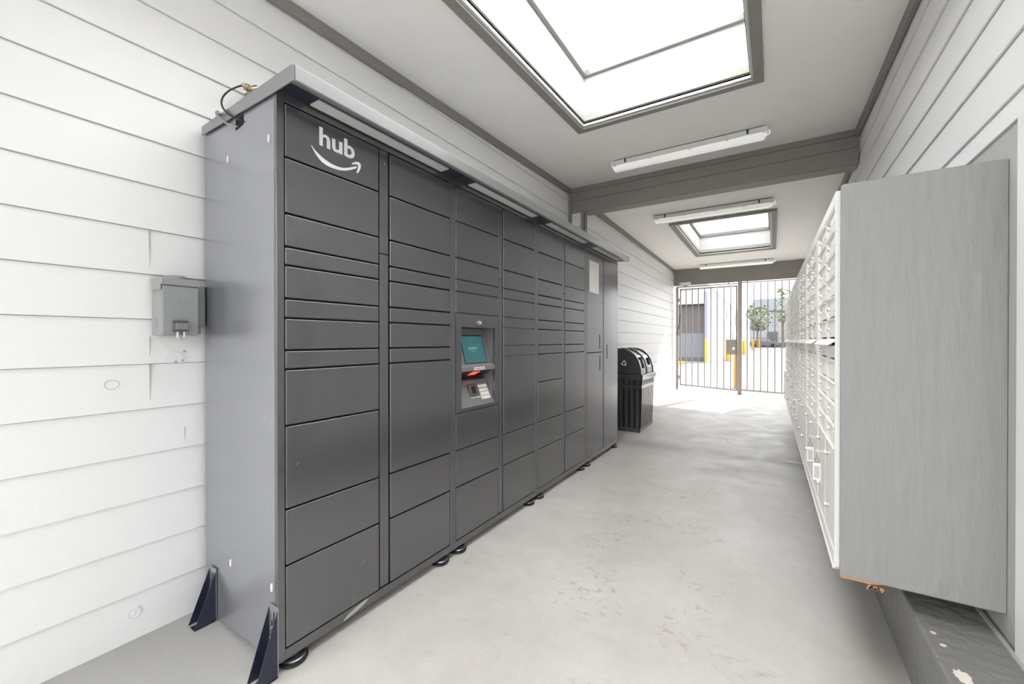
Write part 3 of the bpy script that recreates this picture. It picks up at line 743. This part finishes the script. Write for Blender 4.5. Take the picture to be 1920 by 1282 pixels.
for i in range(9):
    x = .292+.0045*i+rr.random()*.004; d = .006+rr.random()*.010
    M_ = Matrix.Translation((x, enc_y0+.006, .278)) @ Matrix.Rotation(rr.uniform(-.8, .8), 4, 'Y')
    b.box(-.0025, .0025, -.004, .010, -d, .006, 0, M_)
local(b, L).build('splintered_edge', 'raw_wood', r)

# mailbox unit in local frame: x=0 is the face, -x towards the aisle, y along the bank
MR = [1.683, 1.597, 1.512, 1.427, 1.342, 1.257, 1.174]; ML = [1.149, 1.091, 1.005, .923, .838, .756]
def mdoor(r, y0, y1, z0, z1, name, knob=True, tk=.006):
    b = MB(); g = .0045
    a0, a1, c0, c1 = y0+g, y1-g, z0+g, z1-g
    am = a0+.62*(a1-a0) if knob or name == 'blank_plate' else a1
    b.box(-tk, .010, a0, am, c0, c1)
    if am < a1: b.box(.002, .010, am, a1, c0, c1)
    # hinge ridge along the top edge and a card frame
    b.prism([(0, c1-.001), (-tk-.007, c1-.003), (-tk-.007, c1-.006), (0, c1-.009)], a0, a1, 'y')
    d = b.build(name, 'mail_metal', r)
    if knob:
        zk = (z0+z1)/2-.004; yk = y0+.70*(y1-y0)
        b = MB(); b.rev([(.012, 0), (.012, -.004), (.0095, -.005), (.0095, -.014), (.008, -.016), (.001, -.0165)], (.003, yk, zk), 'x', n=12)
        b.build('lock', 'mail_knob', d, smooth=True)
        b = MB(); b.box(-tk-.0015, -tk, y0+.02, y0+.075, zk-.010, zk+.012); b.build('name_card', 'paper_white', d)
    return d
def mail_unit(kind=0):
    r = empty('mailbox_unit', (0, 0, 0), 'x', 'mailbox unit', 'bank of apartment mailboxes on the right wall')
    b = MB(); b.box(.012, .36, .003, UW-.003, .298, 1.726); b.build('cabinet', 'mail_metal', r)
    b = MB(); b.box(.0095, .0125, .01, UW-.01, .36, 1.70); b.build('inner_shadow_gap', 'mail_gap', r)
    b = MB()
    b.box(-.010, .014, .001, UW-.001, 1.687, 1.729); b.box(-.012, .014, .001, UW-.001, .296, .356)
    b.box(-.016, .014, .001, UW-.001, .296, .306)
    b.box(-.010, .014, .001, .020, .356, 1.687); b.box(-.004, .014, .318, .337, .356, 1.687); b.box(-.004, .014, .635, .652, .356, 1.687)
    b.box(-.010, .014, .652, UW-.001, .356, 1.687)
    b.build('frame', 'mail_metal', r, bevel=.0015, seg=1)
    for ci, (y0, y1) in enumerate(((.020, .318), (.337, .635))):
        for z1, z0 in zip(MR[:-1], MR[1:]): mdoor(r, y0, y1, z0, z1, 'mail_door')
        if ci == 0:
            mdoor(r, y0, y1, 1.091, 1.149, 'blank_plate', False); mdoor(r, y0, y1, 1.005, 1.091, 'blank_plate', False)
            for z1, z0 in zip(ML[2:-1], ML[3:]): mdoor(r, y0, y1, z0, z1, 'mail_door')
            zz = .756
        else:
            for z1, z0 in zip(ML[:-1], ML[1:]): mdoor(r, y0, y1, z0, z1, 'mail_door')
            zz = .756
        d = mdoor(r, y0, y1, .360, zz, 'parcel_door', False, .008)
        for zk in (.69, .47):
            b = MB(); b.rev([(.013, 0), (.013, -.005), (.0105, -.006), (.0105, -.014), (.009, -.016), (.001, -.0165)], (-.008, y0+.66*(y1-y0), zk), 'x', n=12); b.build('lock', 'mail_knob', d, smooth=True)
    # outgoing mail flap
    b = MB(); b.prism([(0, 1.172), (-.030, 1.148), (-.031, 1.144), (0, 1.166)], .022, .633, 'y'); b.prism([(0, 1.166), (-.029, 1.146), (0, 1.146)], .40, .633, 'y')
    b.build('mail_flap', 'light_body', r)
    b = MB(); b.box(-.002, .012, .024, .31, 1.151, 1.164); b.build('mail_slot', 'black_hole', r)
    return r
ulab = ['pale mailbox unit nearest the viewer inside the grey enclosure', 'second mailbox unit from the near end of the bank', 'third mailbox unit from the near end of the bank',
        'middle mailbox unit of the seven in the bank', 'third mailbox unit from the gate end of the bank', 'second mailbox unit from the gate end of the bank', 'mailbox unit nearest the gate at the far end']
proto = mail_unit()
for k in range(UN):
    u = proto if k == 0 else copy_tree(proto)
    y = 1.985+UW*k*math.cos(ang); u.location = (ex(y), y, 0); u.rotation_euler = (0, 0, ang)
    tag(u, ulab[k])
    if k >= 4:      # the farthest units have a parcel door standing ajar
        pd = [c_ for c_ in u.children if c_.name.startswith('parcel_door')][0]
        T_ = Matrix.Translation((0, .023, 0)); pd.matrix_local = T_ @ Matrix.Rotation(R((3, 5, 7)[k-4]), 4, 'Z') @ T_.inverted()
# side filler between enclosure and the first unit
# key sets hanging from parcel-door locks
mat('tag_print', (190, 190, 186), .6)
def keyset(y, z, label):
    x = ex(y)-.024
    L = (x, y, z); r = empty('key_set', L, label, 'keys', 'keys hanging from parcel door locks')
    b = MB(); b.box(-.016, .002, -.001, .001, -.004, .004); b.rev([(.009, -.0012), (.009, .0012)], (-.022, 0, 0), 'y', n=12); b.build('key', 'chrome', r)
    b = MB(); pts = [(-.024+.002*math.sin(t), .013*math.sin(t), -.016+.015*math.cos(t)) for t in [2*math.pi*i/14 for i in range(15)]]; b.tube(pts, .0013, n=6)
    pts = [(-.024+.007*math.sin(t), .004, -.040+.010*math.cos(t)) for t in [2*math.pi*i/12 for i in range(13)]]; b.tube(pts, .0018, n=6); b.build('key_ring', 'brass', r)
    b = MB(); b.box(-.038, -.010, -.0015, .0015, -.125, -.052); tg = b.build('key_tag', 'light_body', r, bevel=.002)
    b = MB(); b.box(-.033, -.015, -.0022, -.0014, -.115, -.065); b.build('tag_label', 'tag_print', tg)
keyset(1.985+.020+.66*.298, .69, 'brass keys with white tag at the nearest parcel door')
keyset(1.985+.337+.66*.298, .69, 'keys with white tag on the second parcel door column')
keyset(1.985+UW*2+.337+.66*.298, .69, 'keys with white tag on the third unit from the near end')

# ================================================================== RECYCLING BIN
bx0, bx1, by0, by1 = -1.885, -1.445, 5.385, 6.03
zb = fz(-1.5, 5.5)-.002
L = ((bx0+bx1)/2, (by0+by1)/2, zb)
r = empty('recycling_bin', L, 'black slatted twin recycling bin beyond the lockers', 'bin')
def frus(b, x0, x1, y0, y1, z0, X0, X1, Y0, Y1, z1, m=0):
    b.hexa([(x0,y0,z0),(x1,y0,z0),(x1,y1,z0),(x0,y1,z0),(X0,Y0,z1),(X1,Y0,z1),(X1,Y1,z1),(X0,Y1,z1)], m)
b = MB(); frus(b, bx0+.02, bx1-.012, by0+.012, by1-.012, zb+.03, bx0-.005, bx1+.010, by0-.010, by1+.012, .66); local(b, L).build('inner_shell', 'black_plastic', r)
b = MB(); frus(b, bx0+.005, bx1, by0, by1, zb, bx0+.005, bx1+.004, by0-.002, by1+.002, zb+.055); local(b, L).build('base_rail', 'bin_stone', r, bevel=.006)
# slats on the two visible sides
b = MB(); ns = 9
for i in range(ns):
    a = by0+.012+(by1-by0-.024)*(i+.15)/ns; c = by0+.012+(by1-by0-.024)*(i+.72)/ns
    frus(b, bx1-.008, bx1+.006, a, c, zb+.05, bx1+.012, bx1+.026, a-.008+.016*i/ns, c-.008+.016*i/ns, .655)
local(b, L).build('side_slats', 'bin_stone', r)
b = MB(); ns = 6
for i in range(ns):
    a = bx0+.02+(bx1-bx0-.02)*(i+.15)/ns; c = bx0+.02+(bx1-bx0-.02)*(i+.78)/ns
    frus(b, a, c, by0-.002, by0+.012, zb+.05, a+.01*i/ns, c+.01*i/ns, by0-.026, by0-.012, .655)
local(b, L).build('front_slats', 'bin_stone', r)
b = MB(); frus(b, bx0-.01, bx1+.024, by0-.024, by1+.022, .545, bx0-.01, bx1+.027, by0-.027, by1+.025, .585); local(b, L).build('slat_band', 'bin_stone', r, bevel=.004)
b = MB(); frus(b, bx0-.02, bx1+.034, by0-.034, by1+.034, .645, bx0-.02, bx1+.042, by0-.042, by1+.042, .72); local(b, L).build('collar', 'bin_stone', r, bevel=.012)
prof = [(bx0, .72), (bx1+.015, .72), (bx1+.008, .80), (bx1-.02, .90), (bx1-.065, .975), (bx1-.12, 1.022), (bx1-.20, 1.052), (bx1-.32, 1.06), (bx0+.03, 1.045), (bx0, 1.0)]
dm = (by0+by1)/2
for k, (a, c) in enumerate(((by0-.004, dm-.006), (dm+.006, by1+.004))):
    b = MB(); b.prism([(p[0]-.012 if p[0] > bx0+.05 else p[0], p[1]-(.012 if p[1] > .8 else 0)) for p in prof], a+.02, c-.02, 'y')
    ld = local(b, L).build('lid', 'black_plastic' , r, smooth=True)
    for q0, q1 in ((a, a+.032), (c-.032, c)):
        b = MB(); b.prism(prof, q0, q1, 'y'); local(b, L).build('lid_rib', 'bin_stone', r, bevel=.006)
    # opening plate following the curve
    b = MB(); m_ = (a+c)/2; w2 = .085
    pr = [(bx1+.010, .735), (bx1+.004, .80), (bx1-.022, .895), (bx1-.066, .965)]
    q = [(x-.0105, z-.003) for x, z in pr]
    for (p0, p1) in zip(q[:-1], q[1:]):
        b.hexa([(p0[0]-.006,m_-w2-.02,p0[1]),(p0[0]+.006,m_-w2-.02,p0[1]),(p0[0]+.006,m_+w2+.02,p0[1]),(p0[0]-.006,m_+w2+.02,p0[1]),(p1[0]-.006,m_-w2-.02,p1[1]),(p1[0]+.006,m_-w2-.02,p1[1]),(p1[0]+.006,m_+w2+.02,p1[1]),(p1[0]-.006,m_+w2+.02,p1[1])])
    local(b, L).build('opening_plate', 'bin_stone', r)
    b = MB()
    if k == 0:
        b.hexa([(bx1-.02,m_-.06,.80),(bx1+.004,m_-.06,.80),(bx1+.004,m_+.06,.80),(bx1-.02,m_+.06,.80),(bx1-.06,m_-.06,.94),(bx1-.042,m_-.06,.94),(bx1-.042,m_+.06,.94),(bx1-.06,m_+.06,.94)])
    else:
        b.cyl((bx1-.045, m_, .868), (bx1-.012, m_, .877), .052, n=20)
    local(b, L).build('opening', 'black_hole', r)
# recycling mark: three bent arrows on a dark square
cx, cz, yy = -1.655, .862, by0-.0045
b = MB(); b.box(cx-.045, cx+.045, yy-.001, yy, cz-.042, cz+.042); local(b, L).build('mark_ground', 'recycle_navy', r)
b = MB()
def pt(a, rad): return (cx+rad*math.cos(a), cz+rad*math.sin(a))
for k in range(3):
    a0 = math.pi/2+k*2*math.pi/3
    P0 = []
    # each side band of the triangle with folded corner
    c1 = pt(a0+.62, .036); c2 = pt(a0-.30, .036); i1 = pt(a0+.75, .022); i2 = pt(a0-.42, .020)
    b.prism([c1, c2, i2, i1], yy-.003, yy-.001, 'y')
    t0 = pt(a0-.25, .044); t1 = pt(a0-.98, .029); t2 = pt(a0-.45, .011)
    b.prism([t0, t1, t2], yy-.003, yy-.001, 'y')
local(b, L).build('recycling_mark', 'white_paint', r)

# floor drain near mailboxes
L = (.19, 4.92, -.041)
r = empty('floor_drain', L, 'grey slotted drain grate in the floor under the mailboxes', 'drain')
b = MB()
for i in range(14): b.box(.10+.014*i, .107+.014*i, 4.885, 4.955, -.0405, -.037)
local(b, L).build('grate', 'light_body', r)
b = MB(); b.box(.095, .30, 4.88, 4.96, -.041, -.0392); local(b, L).build('pit', 'light_grey_frame', r)

# ================================================================== GATE
GY = 9.98
def zg(x): return .168-.052*(x+1.78)          # bottom rail slopes with the paving
L = (-1.84, GY, fz(-1.84, GY))
r = empty('gate_frame', L, 'taupe steel gate posts with fixed barred panel beside the mailboxes', 'gate frame')
b = MB(); b.box(-1.872, -1.822, GY-.025, GY+.025, .045, 2.372); local(b, L).build('post', 'gate_paint', r)
b = MB(); b.box(-.635, -.560, GY-.035, GY+.035, .03, 2.398); po = local(b, L).build('post', 'gate_paint', r)
b = MB(); b.box(-.67, -.52, GY-.07, GY+.07, .018, .030); local(b, L).build('base_plate', 'gate_paint', po)
b = MB(); b.hexa([(-1.86,GY-.02,2.353),(-.6,GY-.02,2.355),(-.6,GY+.02,2.355),(-1.86,GY+.02,2.353),(-1.86,GY-.02,2.372),(-.6,GY-.02,2.374),(-.6,GY+.02,2.374),(-1.86,GY+.02,2.372)]); local(b, L).build('head_rail', 'gate_paint', r)
b = MB(); b.box(-.56, .47, GY-.016, GY+.016, 2.365, 2.385); local(b, L).build('top_rail', 'gate_paint', r)
b = MB(); b.hexa([(-.56,GY-.016,zg(-.56)),(.47,GY-.016,zg(.47)+.02),(.47,GY+.016,zg(.47)+.02),(-.56,GY+.016,zg(-.56)),(-.56,GY-.016,zg(-.56)+.03),(.47,GY-.016,zg(.47)+.05),(.47,GY+.016,zg(.47)+.05),(-.56,GY+.016,zg(-.56)+.03)]); local(b, L).build('bottom_rail', 'gate_paint', r)
for x in (-.462, -.341, -.219, -.095, .027, .147, .268, .389):
    b = MB(); b.box(x-.0095, x+.0095, GY-.0095, GY+.0095, zg(x)+.01, 2.36); local(b, L).build('bar', 'gate_paint', r)
for x in (-.462, -.81, -1.67):
    b = MB(); b.box(x-.012, x+.012, GY-.012, GY+.012, 2.370, 2.399); local(b, L).build('rail_bracket', 'gate_paint', r)
L = (-1.78, GY, zg(-1.78))
r = empty('metal_gate', L, 'taupe barred steel gate leaf hinged beside the left wall', 'gate')
b = MB()
b.box(-1.788, -1.764, GY-.014, GY+.014, .165, 2.315); b.box(-.672, -.642, GY-.016, GY+.016, .11, 2.325)
b.hexa([(-1.788,GY-.014,2.29),(-.642,GY-.014,2.30),(-.642,GY+.014,2.30),(-1.788,GY+.014,2.29),(-1.788,GY-.014,2.318),(-.642,GY-.014,2.328),(-.642,GY+.014,2.328),(-1.788,GY+.014,2.318)])
b.hexa([(-1.788,GY-.014,.152),(-.642,GY-.014,.093),(-.642,GY+.014,.093),(-1.788,GY+.014,.152),(-1.788,GY-.014,.178),(-.642,GY-.014,.119),(-.642,GY+.014,.119),(-1.788,GY+.014,.178)])
local(b, L).build('leaf_frame', 'gate_paint', r)
for x in (-1.660, -1.532, -1.407, -1.282, -1.155, -1.029, -.898, -.771):
    b = MB(); b.box(x-.0095, x+.0095, GY-.0095, GY+.0095, .13, 2.30); local(b, L).build('bar', 'gate_paint', r)
for z in (2.07, 1.30, .33):
    b = MB(); b.box(-1.822, -1.786, GY-.02, GY+.006, z-.012, z+.012); b.cyl((-1.806, GY-.02, z-.045), (-1.806, GY-.02, z+.045), .011); local(b, L).build('hinge', 'gate_paint', r)
b = MB(); b.box(-.85, -.67, GY-.045, GY-.016, .86, 1.178); lb = local(b, L).build('lock_box', 'gate_paint', r, bevel=.003)
b = MB(); b.rev([(.034, 0), (.034, -.006), (.02, -.012), (.026, -.034), (.024, -.04), (.001, -.041)], (-.715, GY-.045, .985), 'y'); local(b, L).build('door_knob', 'chrome', lb, smooth=True)
b = MB(); b.tube([(-1.84, GY-.04, 1.30), (-1.80, GY-.05, 1.52), (-1.776, GY-.05, 1.74)], .008); local(b, L).build('closing_spring', 'trim_seam', r)
b = MB(); b.box(-1.765, -1.55, 9.885, 9.948, 2.40, 2.455); b.box(-1.80, -1.765, 9.91, 9.948, 2.41, 2.44)
L = (-1.66, 9.92, 2.42)
r = empty('door_closer', L, 'pale hydraulic door closer on the header above the gate', 'door closer')
local(b, L).build('body', 'light_body', r, bevel=.006)
b = MB(); b.tube([(-1.60, 9.90, 2.40), (-1.63, 9.93, 2.385), (-1.72, 9.95, 2.375)], .007); local(b, L).build('arm', 'gate_paint', r)

# ================================================================== OUTSIDE
b = MB(); b.box(-60, 40, 10.35, 130, -.3, .0); b.box(-40, 40, -40, -2.2, -.3, -.04); b.box(-40, -2.3, -2.2, 10.35, -.3, -.04); b.box(.8, 40, -2.2, 10.35, -.3, -.04)  # unseen ground behind the passage is added to bounce light inside
tag(b.build('ground_outside', 'asphalt'), 'bright sunlit pavement beyond the gate', 'pavement', kind='structure')
b = MB(); b.box(-2.6, 1.0, 10.3, 10.45, -.2, .03); tag(b.build('trim_10', 'concrete_floor'), 'pale concrete threshold just outside the gate', 'threshold', kind='structure')
k = .907
def bollard(u_, label, x, y, h, rr_=.075):
    r = empty('bollard', (x, y, 0), label, 'bollard', 'yellow bollards along the driveway')
    b = MB(); b.rev([(rr_, 0), (rr_, h-.06), (rr_*.85, h-.025), (rr_*.45, h-.004), (.001, h)], (0,0,0), n=16); b.build('post', 'bollard_yellow', r, smooth=True)
    b = MB(); b.rev([(rr_+.012, 0), (rr_+.012, .03), (rr_+.001, .034)], (0,0,0), n=16); b.build('collar', 'asphalt_dark', r)
bollard(1, 'yellow bollard at the corner of the loading bay', -2.91, 23.30, 1.24, .07)
bollard(2, 'yellow bollard seen behind the gate lock box', -2.14, 26.1, 1.22, .13)
bollard(3, 'tall yellow bollard just outside the gate beside the post', -.765, 11.4, 1.05, .045)
bollard(4, 'yellow bollard seen just right of the gate post', -2.02, 39.0, 1.15, .14)
bollard(5, 'yellow bollard further along the white building wall', -2.09, 58.5, 1.3, .16)
bollard(6, 'farthest yellow bollard at the end of the white wall', -1.98, 75.0, 1.25, .22)
# white building
L = (-2.86, 23.5, 0)
r = empty('white_building', L, 'long white building with grey loading bay left of the driveway', 'building')
WX = -2.86
b = MB()
b.box(WX-.16, WX, 23.47, 69, 0, 4.02); b.box(WX-14, WX-.16, 23.8, 69, 0, 4.02)
b.box(WX-14, WX-.16, 23.47, 23.8, 3.06, 4.02)
b.box(WX-14, WX, 23.42, 69, 4.02, 4.10)
local(b, L).build('wall', 'building_white', r)
b = MB(); b.box(WX-.17, WX-.001, 23.40, 23.47, 0, 3.66); local(b, L).build('corner_pier', 'building_white_shaded', r)
b = MB(); 
for i in range(16): b.box(WX-8, WX-.17, 23.70+(.006 if i % 2 else 0), 23.76, 1.57+i*.095, 1.665+i*.095)
local(b, L).build('rollup_door', 'rollup_grey', r)
b = MB(); b.box(WX-8, WX-.17, 23.72, 23.78, .25, 1.57); local(b, L).build('lower_panel', 'dock_grey', r)
b = MB(); b.box(WX-8, WX-.17, 23.62, 23.8, 0, .26); local(b, L).build('dock_curb', 'rollup_grey', r)
for (y_, z0_, z1_) in ((33.3, 2.8, 3.5), (36.5, 2.3, 3.2), (42, 2.5, 3.5), (46, 2.4, 3.4), (53, 2.3, 3.4), (60, 2.3, 3.3), (38.5, 1.2, 1.9), (50, 1.2, 1.9)):
    b = MB(); b.box(WX-.02, WX+.02, y_, y_+1.1, z0_, z1_); w_ = local(b, L).build('window', 'window_dark', r)
b = MB(); b.tube([(WX+.05, 23.6, 3.95), (WX+.05, 45, 3.6), (WX+.05, 68, 3.5)], .02); local(b, L).build('conduit', 'window_dark', r)
b = MB(); b.prism([(-4.6, 20.5+1.2), (-3.7, 20.5+1.2), (-3.7, 20.5+1.32), (-4.6, 20.5+1.32)], 0, .13, 'z')
tag(b.build('wheel_stop', 'bollard_yellow', bevel=.02), 'low yellow wheel stop in front of the loading bay', 'wheel stop')
b = MB(); b.box(-12, -3.02, 23.42, 23.55, .0, .05); tag(b.build('trim_11', 'asphalt_dark'), 'dark strip at the foot of the loading bay', 'trim', kind='structure')
# far building
L = (0, 80, 0)
r = empty('far_building', L, 'hazy grey building with a pitched roof at the driveway end', 'building')
b = MB(); b.box(-3.6, 14, 82, 92, 0, 6.1); local(b, L).build('wall', 'far_building', r)
b = MB(); b.prism([(-4, 6.1), (14.4, 6.1), (13, 8.1), (-2.6, 8.1)], 81.6, 92.4, 'y'); local(b, L).build('roof', 'roof_grey', r)
for x in (-2.4, -.2, 1.8, 3.9):
    b = MB(); b.box(x, x+.8, 81.95, 82.02, 3.6, 5.0); local(b, L).build('window', 'window_dark', r)
b = MB(); b.box(-.9, .6, 81.9, 82.02, 0, 2.6); local(b, L).build('garage_door', 'rollup_grey', r)
# trees
def tree(name, x, y, h, cr, label, sparse=False, seed=1):
    rr = random.Random(seed); r = empty(name, (x, y, 0), label, 'tree', 'trees beyond the driveway')
    b = MB(); b.cyl((0,0,0), (0,0,h*.6), .16, .07, n=8)
    for i in range(7):
        a = rr.uniform(0, 6.28); z = h*rr.uniform(.35, .6); b.cyl((0,0,z), (cr*.6*math.cos(a), cr*.6*math.sin(a), z+cr*.8), .05, .02, n=6)
    b.build('trunk', 'bark', r)
    b = MB()
    for i in range(900 if not sparse else 350):
        a = rr.uniform(0, 6.28); q = cr*math.sqrt(rr.random())*(1 if not sparse else 1.1); z = h*.42+(h*.58)*rr.random()
        q *= math.sin(min(1, max(.12, 1-(z-h*.42)/(h*.6)))*math.pi*.75+.3)
        p = Vector((q*math.cos(a), q*math.sin(a), z)); s = rr.uniform(.10, .24)
        d1 = Vector((rr.uniform(-1,1), rr.uniform(-1,1), rr.uniform(-1,1))).normalized()*s; d2 = Vector((rr.uniform(-1,1), rr.uniform(-1,1), rr.uniform(-1,1))).normalized()*s
        b.add([p-d1, p+d2, p+d1, p-d2], [(0,1,2,3)])
    b.build('foliage', 'foliage', r)
tree('bushy_tree', -2.0, 72, 6.3, 1.9, 'pale green bushy tree at the end of the white building', seed=2)
tree('slender_tree', 1.25, 73.5, 9.0, 1.2, 'thin sparse tall tree behind the fixed gate bars', True, 3)
tree('hedge_tree', 5.2, 70, 5.6, 1.6, 'dim bushy tree nearest the mailboxes side of the driveway', False, 4)
b = MB()
for i in range(12): b.box(-3+i*1.6, -2.94+i*1.6, 78.5, 78.56, 0, 1.6)
b.box(-3, 16, 78.5, 78.54, 1.5, 1.56); b.box(-3, 16, 78.5, 78.53, .05, .75)
tag(b.build('boundary_fence', 'rollup_grey'), 'low dark boundary fence in front of the far building', 'fence')
def car(x, y, m, label):
    r = empty('parked_car', (x, y, 0), label, 'car', 'cars parked by the far fence')
    b = MB(); b.prism([(-2.1,.3),(2.1,.3),(2.15,.65),(1.9,.85),(1.2,.92),(.7,1.4),(-.9,1.42),(-1.5,.98),(-2.1,.9)], -.85, .85, 'y'); b.build('body', m, r, bevel=.05)
    b = MB(); b.prism([(1.02,.95),(.64,1.34),(-.84,1.36),(-1.3,.98)], -.86, .86, 'y'); b.build('windows', 'window_dark', r)
    for sx_ in (-1.3, 1.3):
        for sy in (-.8, .8):
            b = MB(); b.cyl((sx_, sy-.1, .32), (sx_, sy+.1, .32), .32, n=18); b.build('wheel', 'tire', r)
car(-1.3, 76.8, 'car_dark', 'dark parked car left of the far garage door')
car(4.2, 76.8, 'car_grey', 'grey parked car farther right by the far fence')
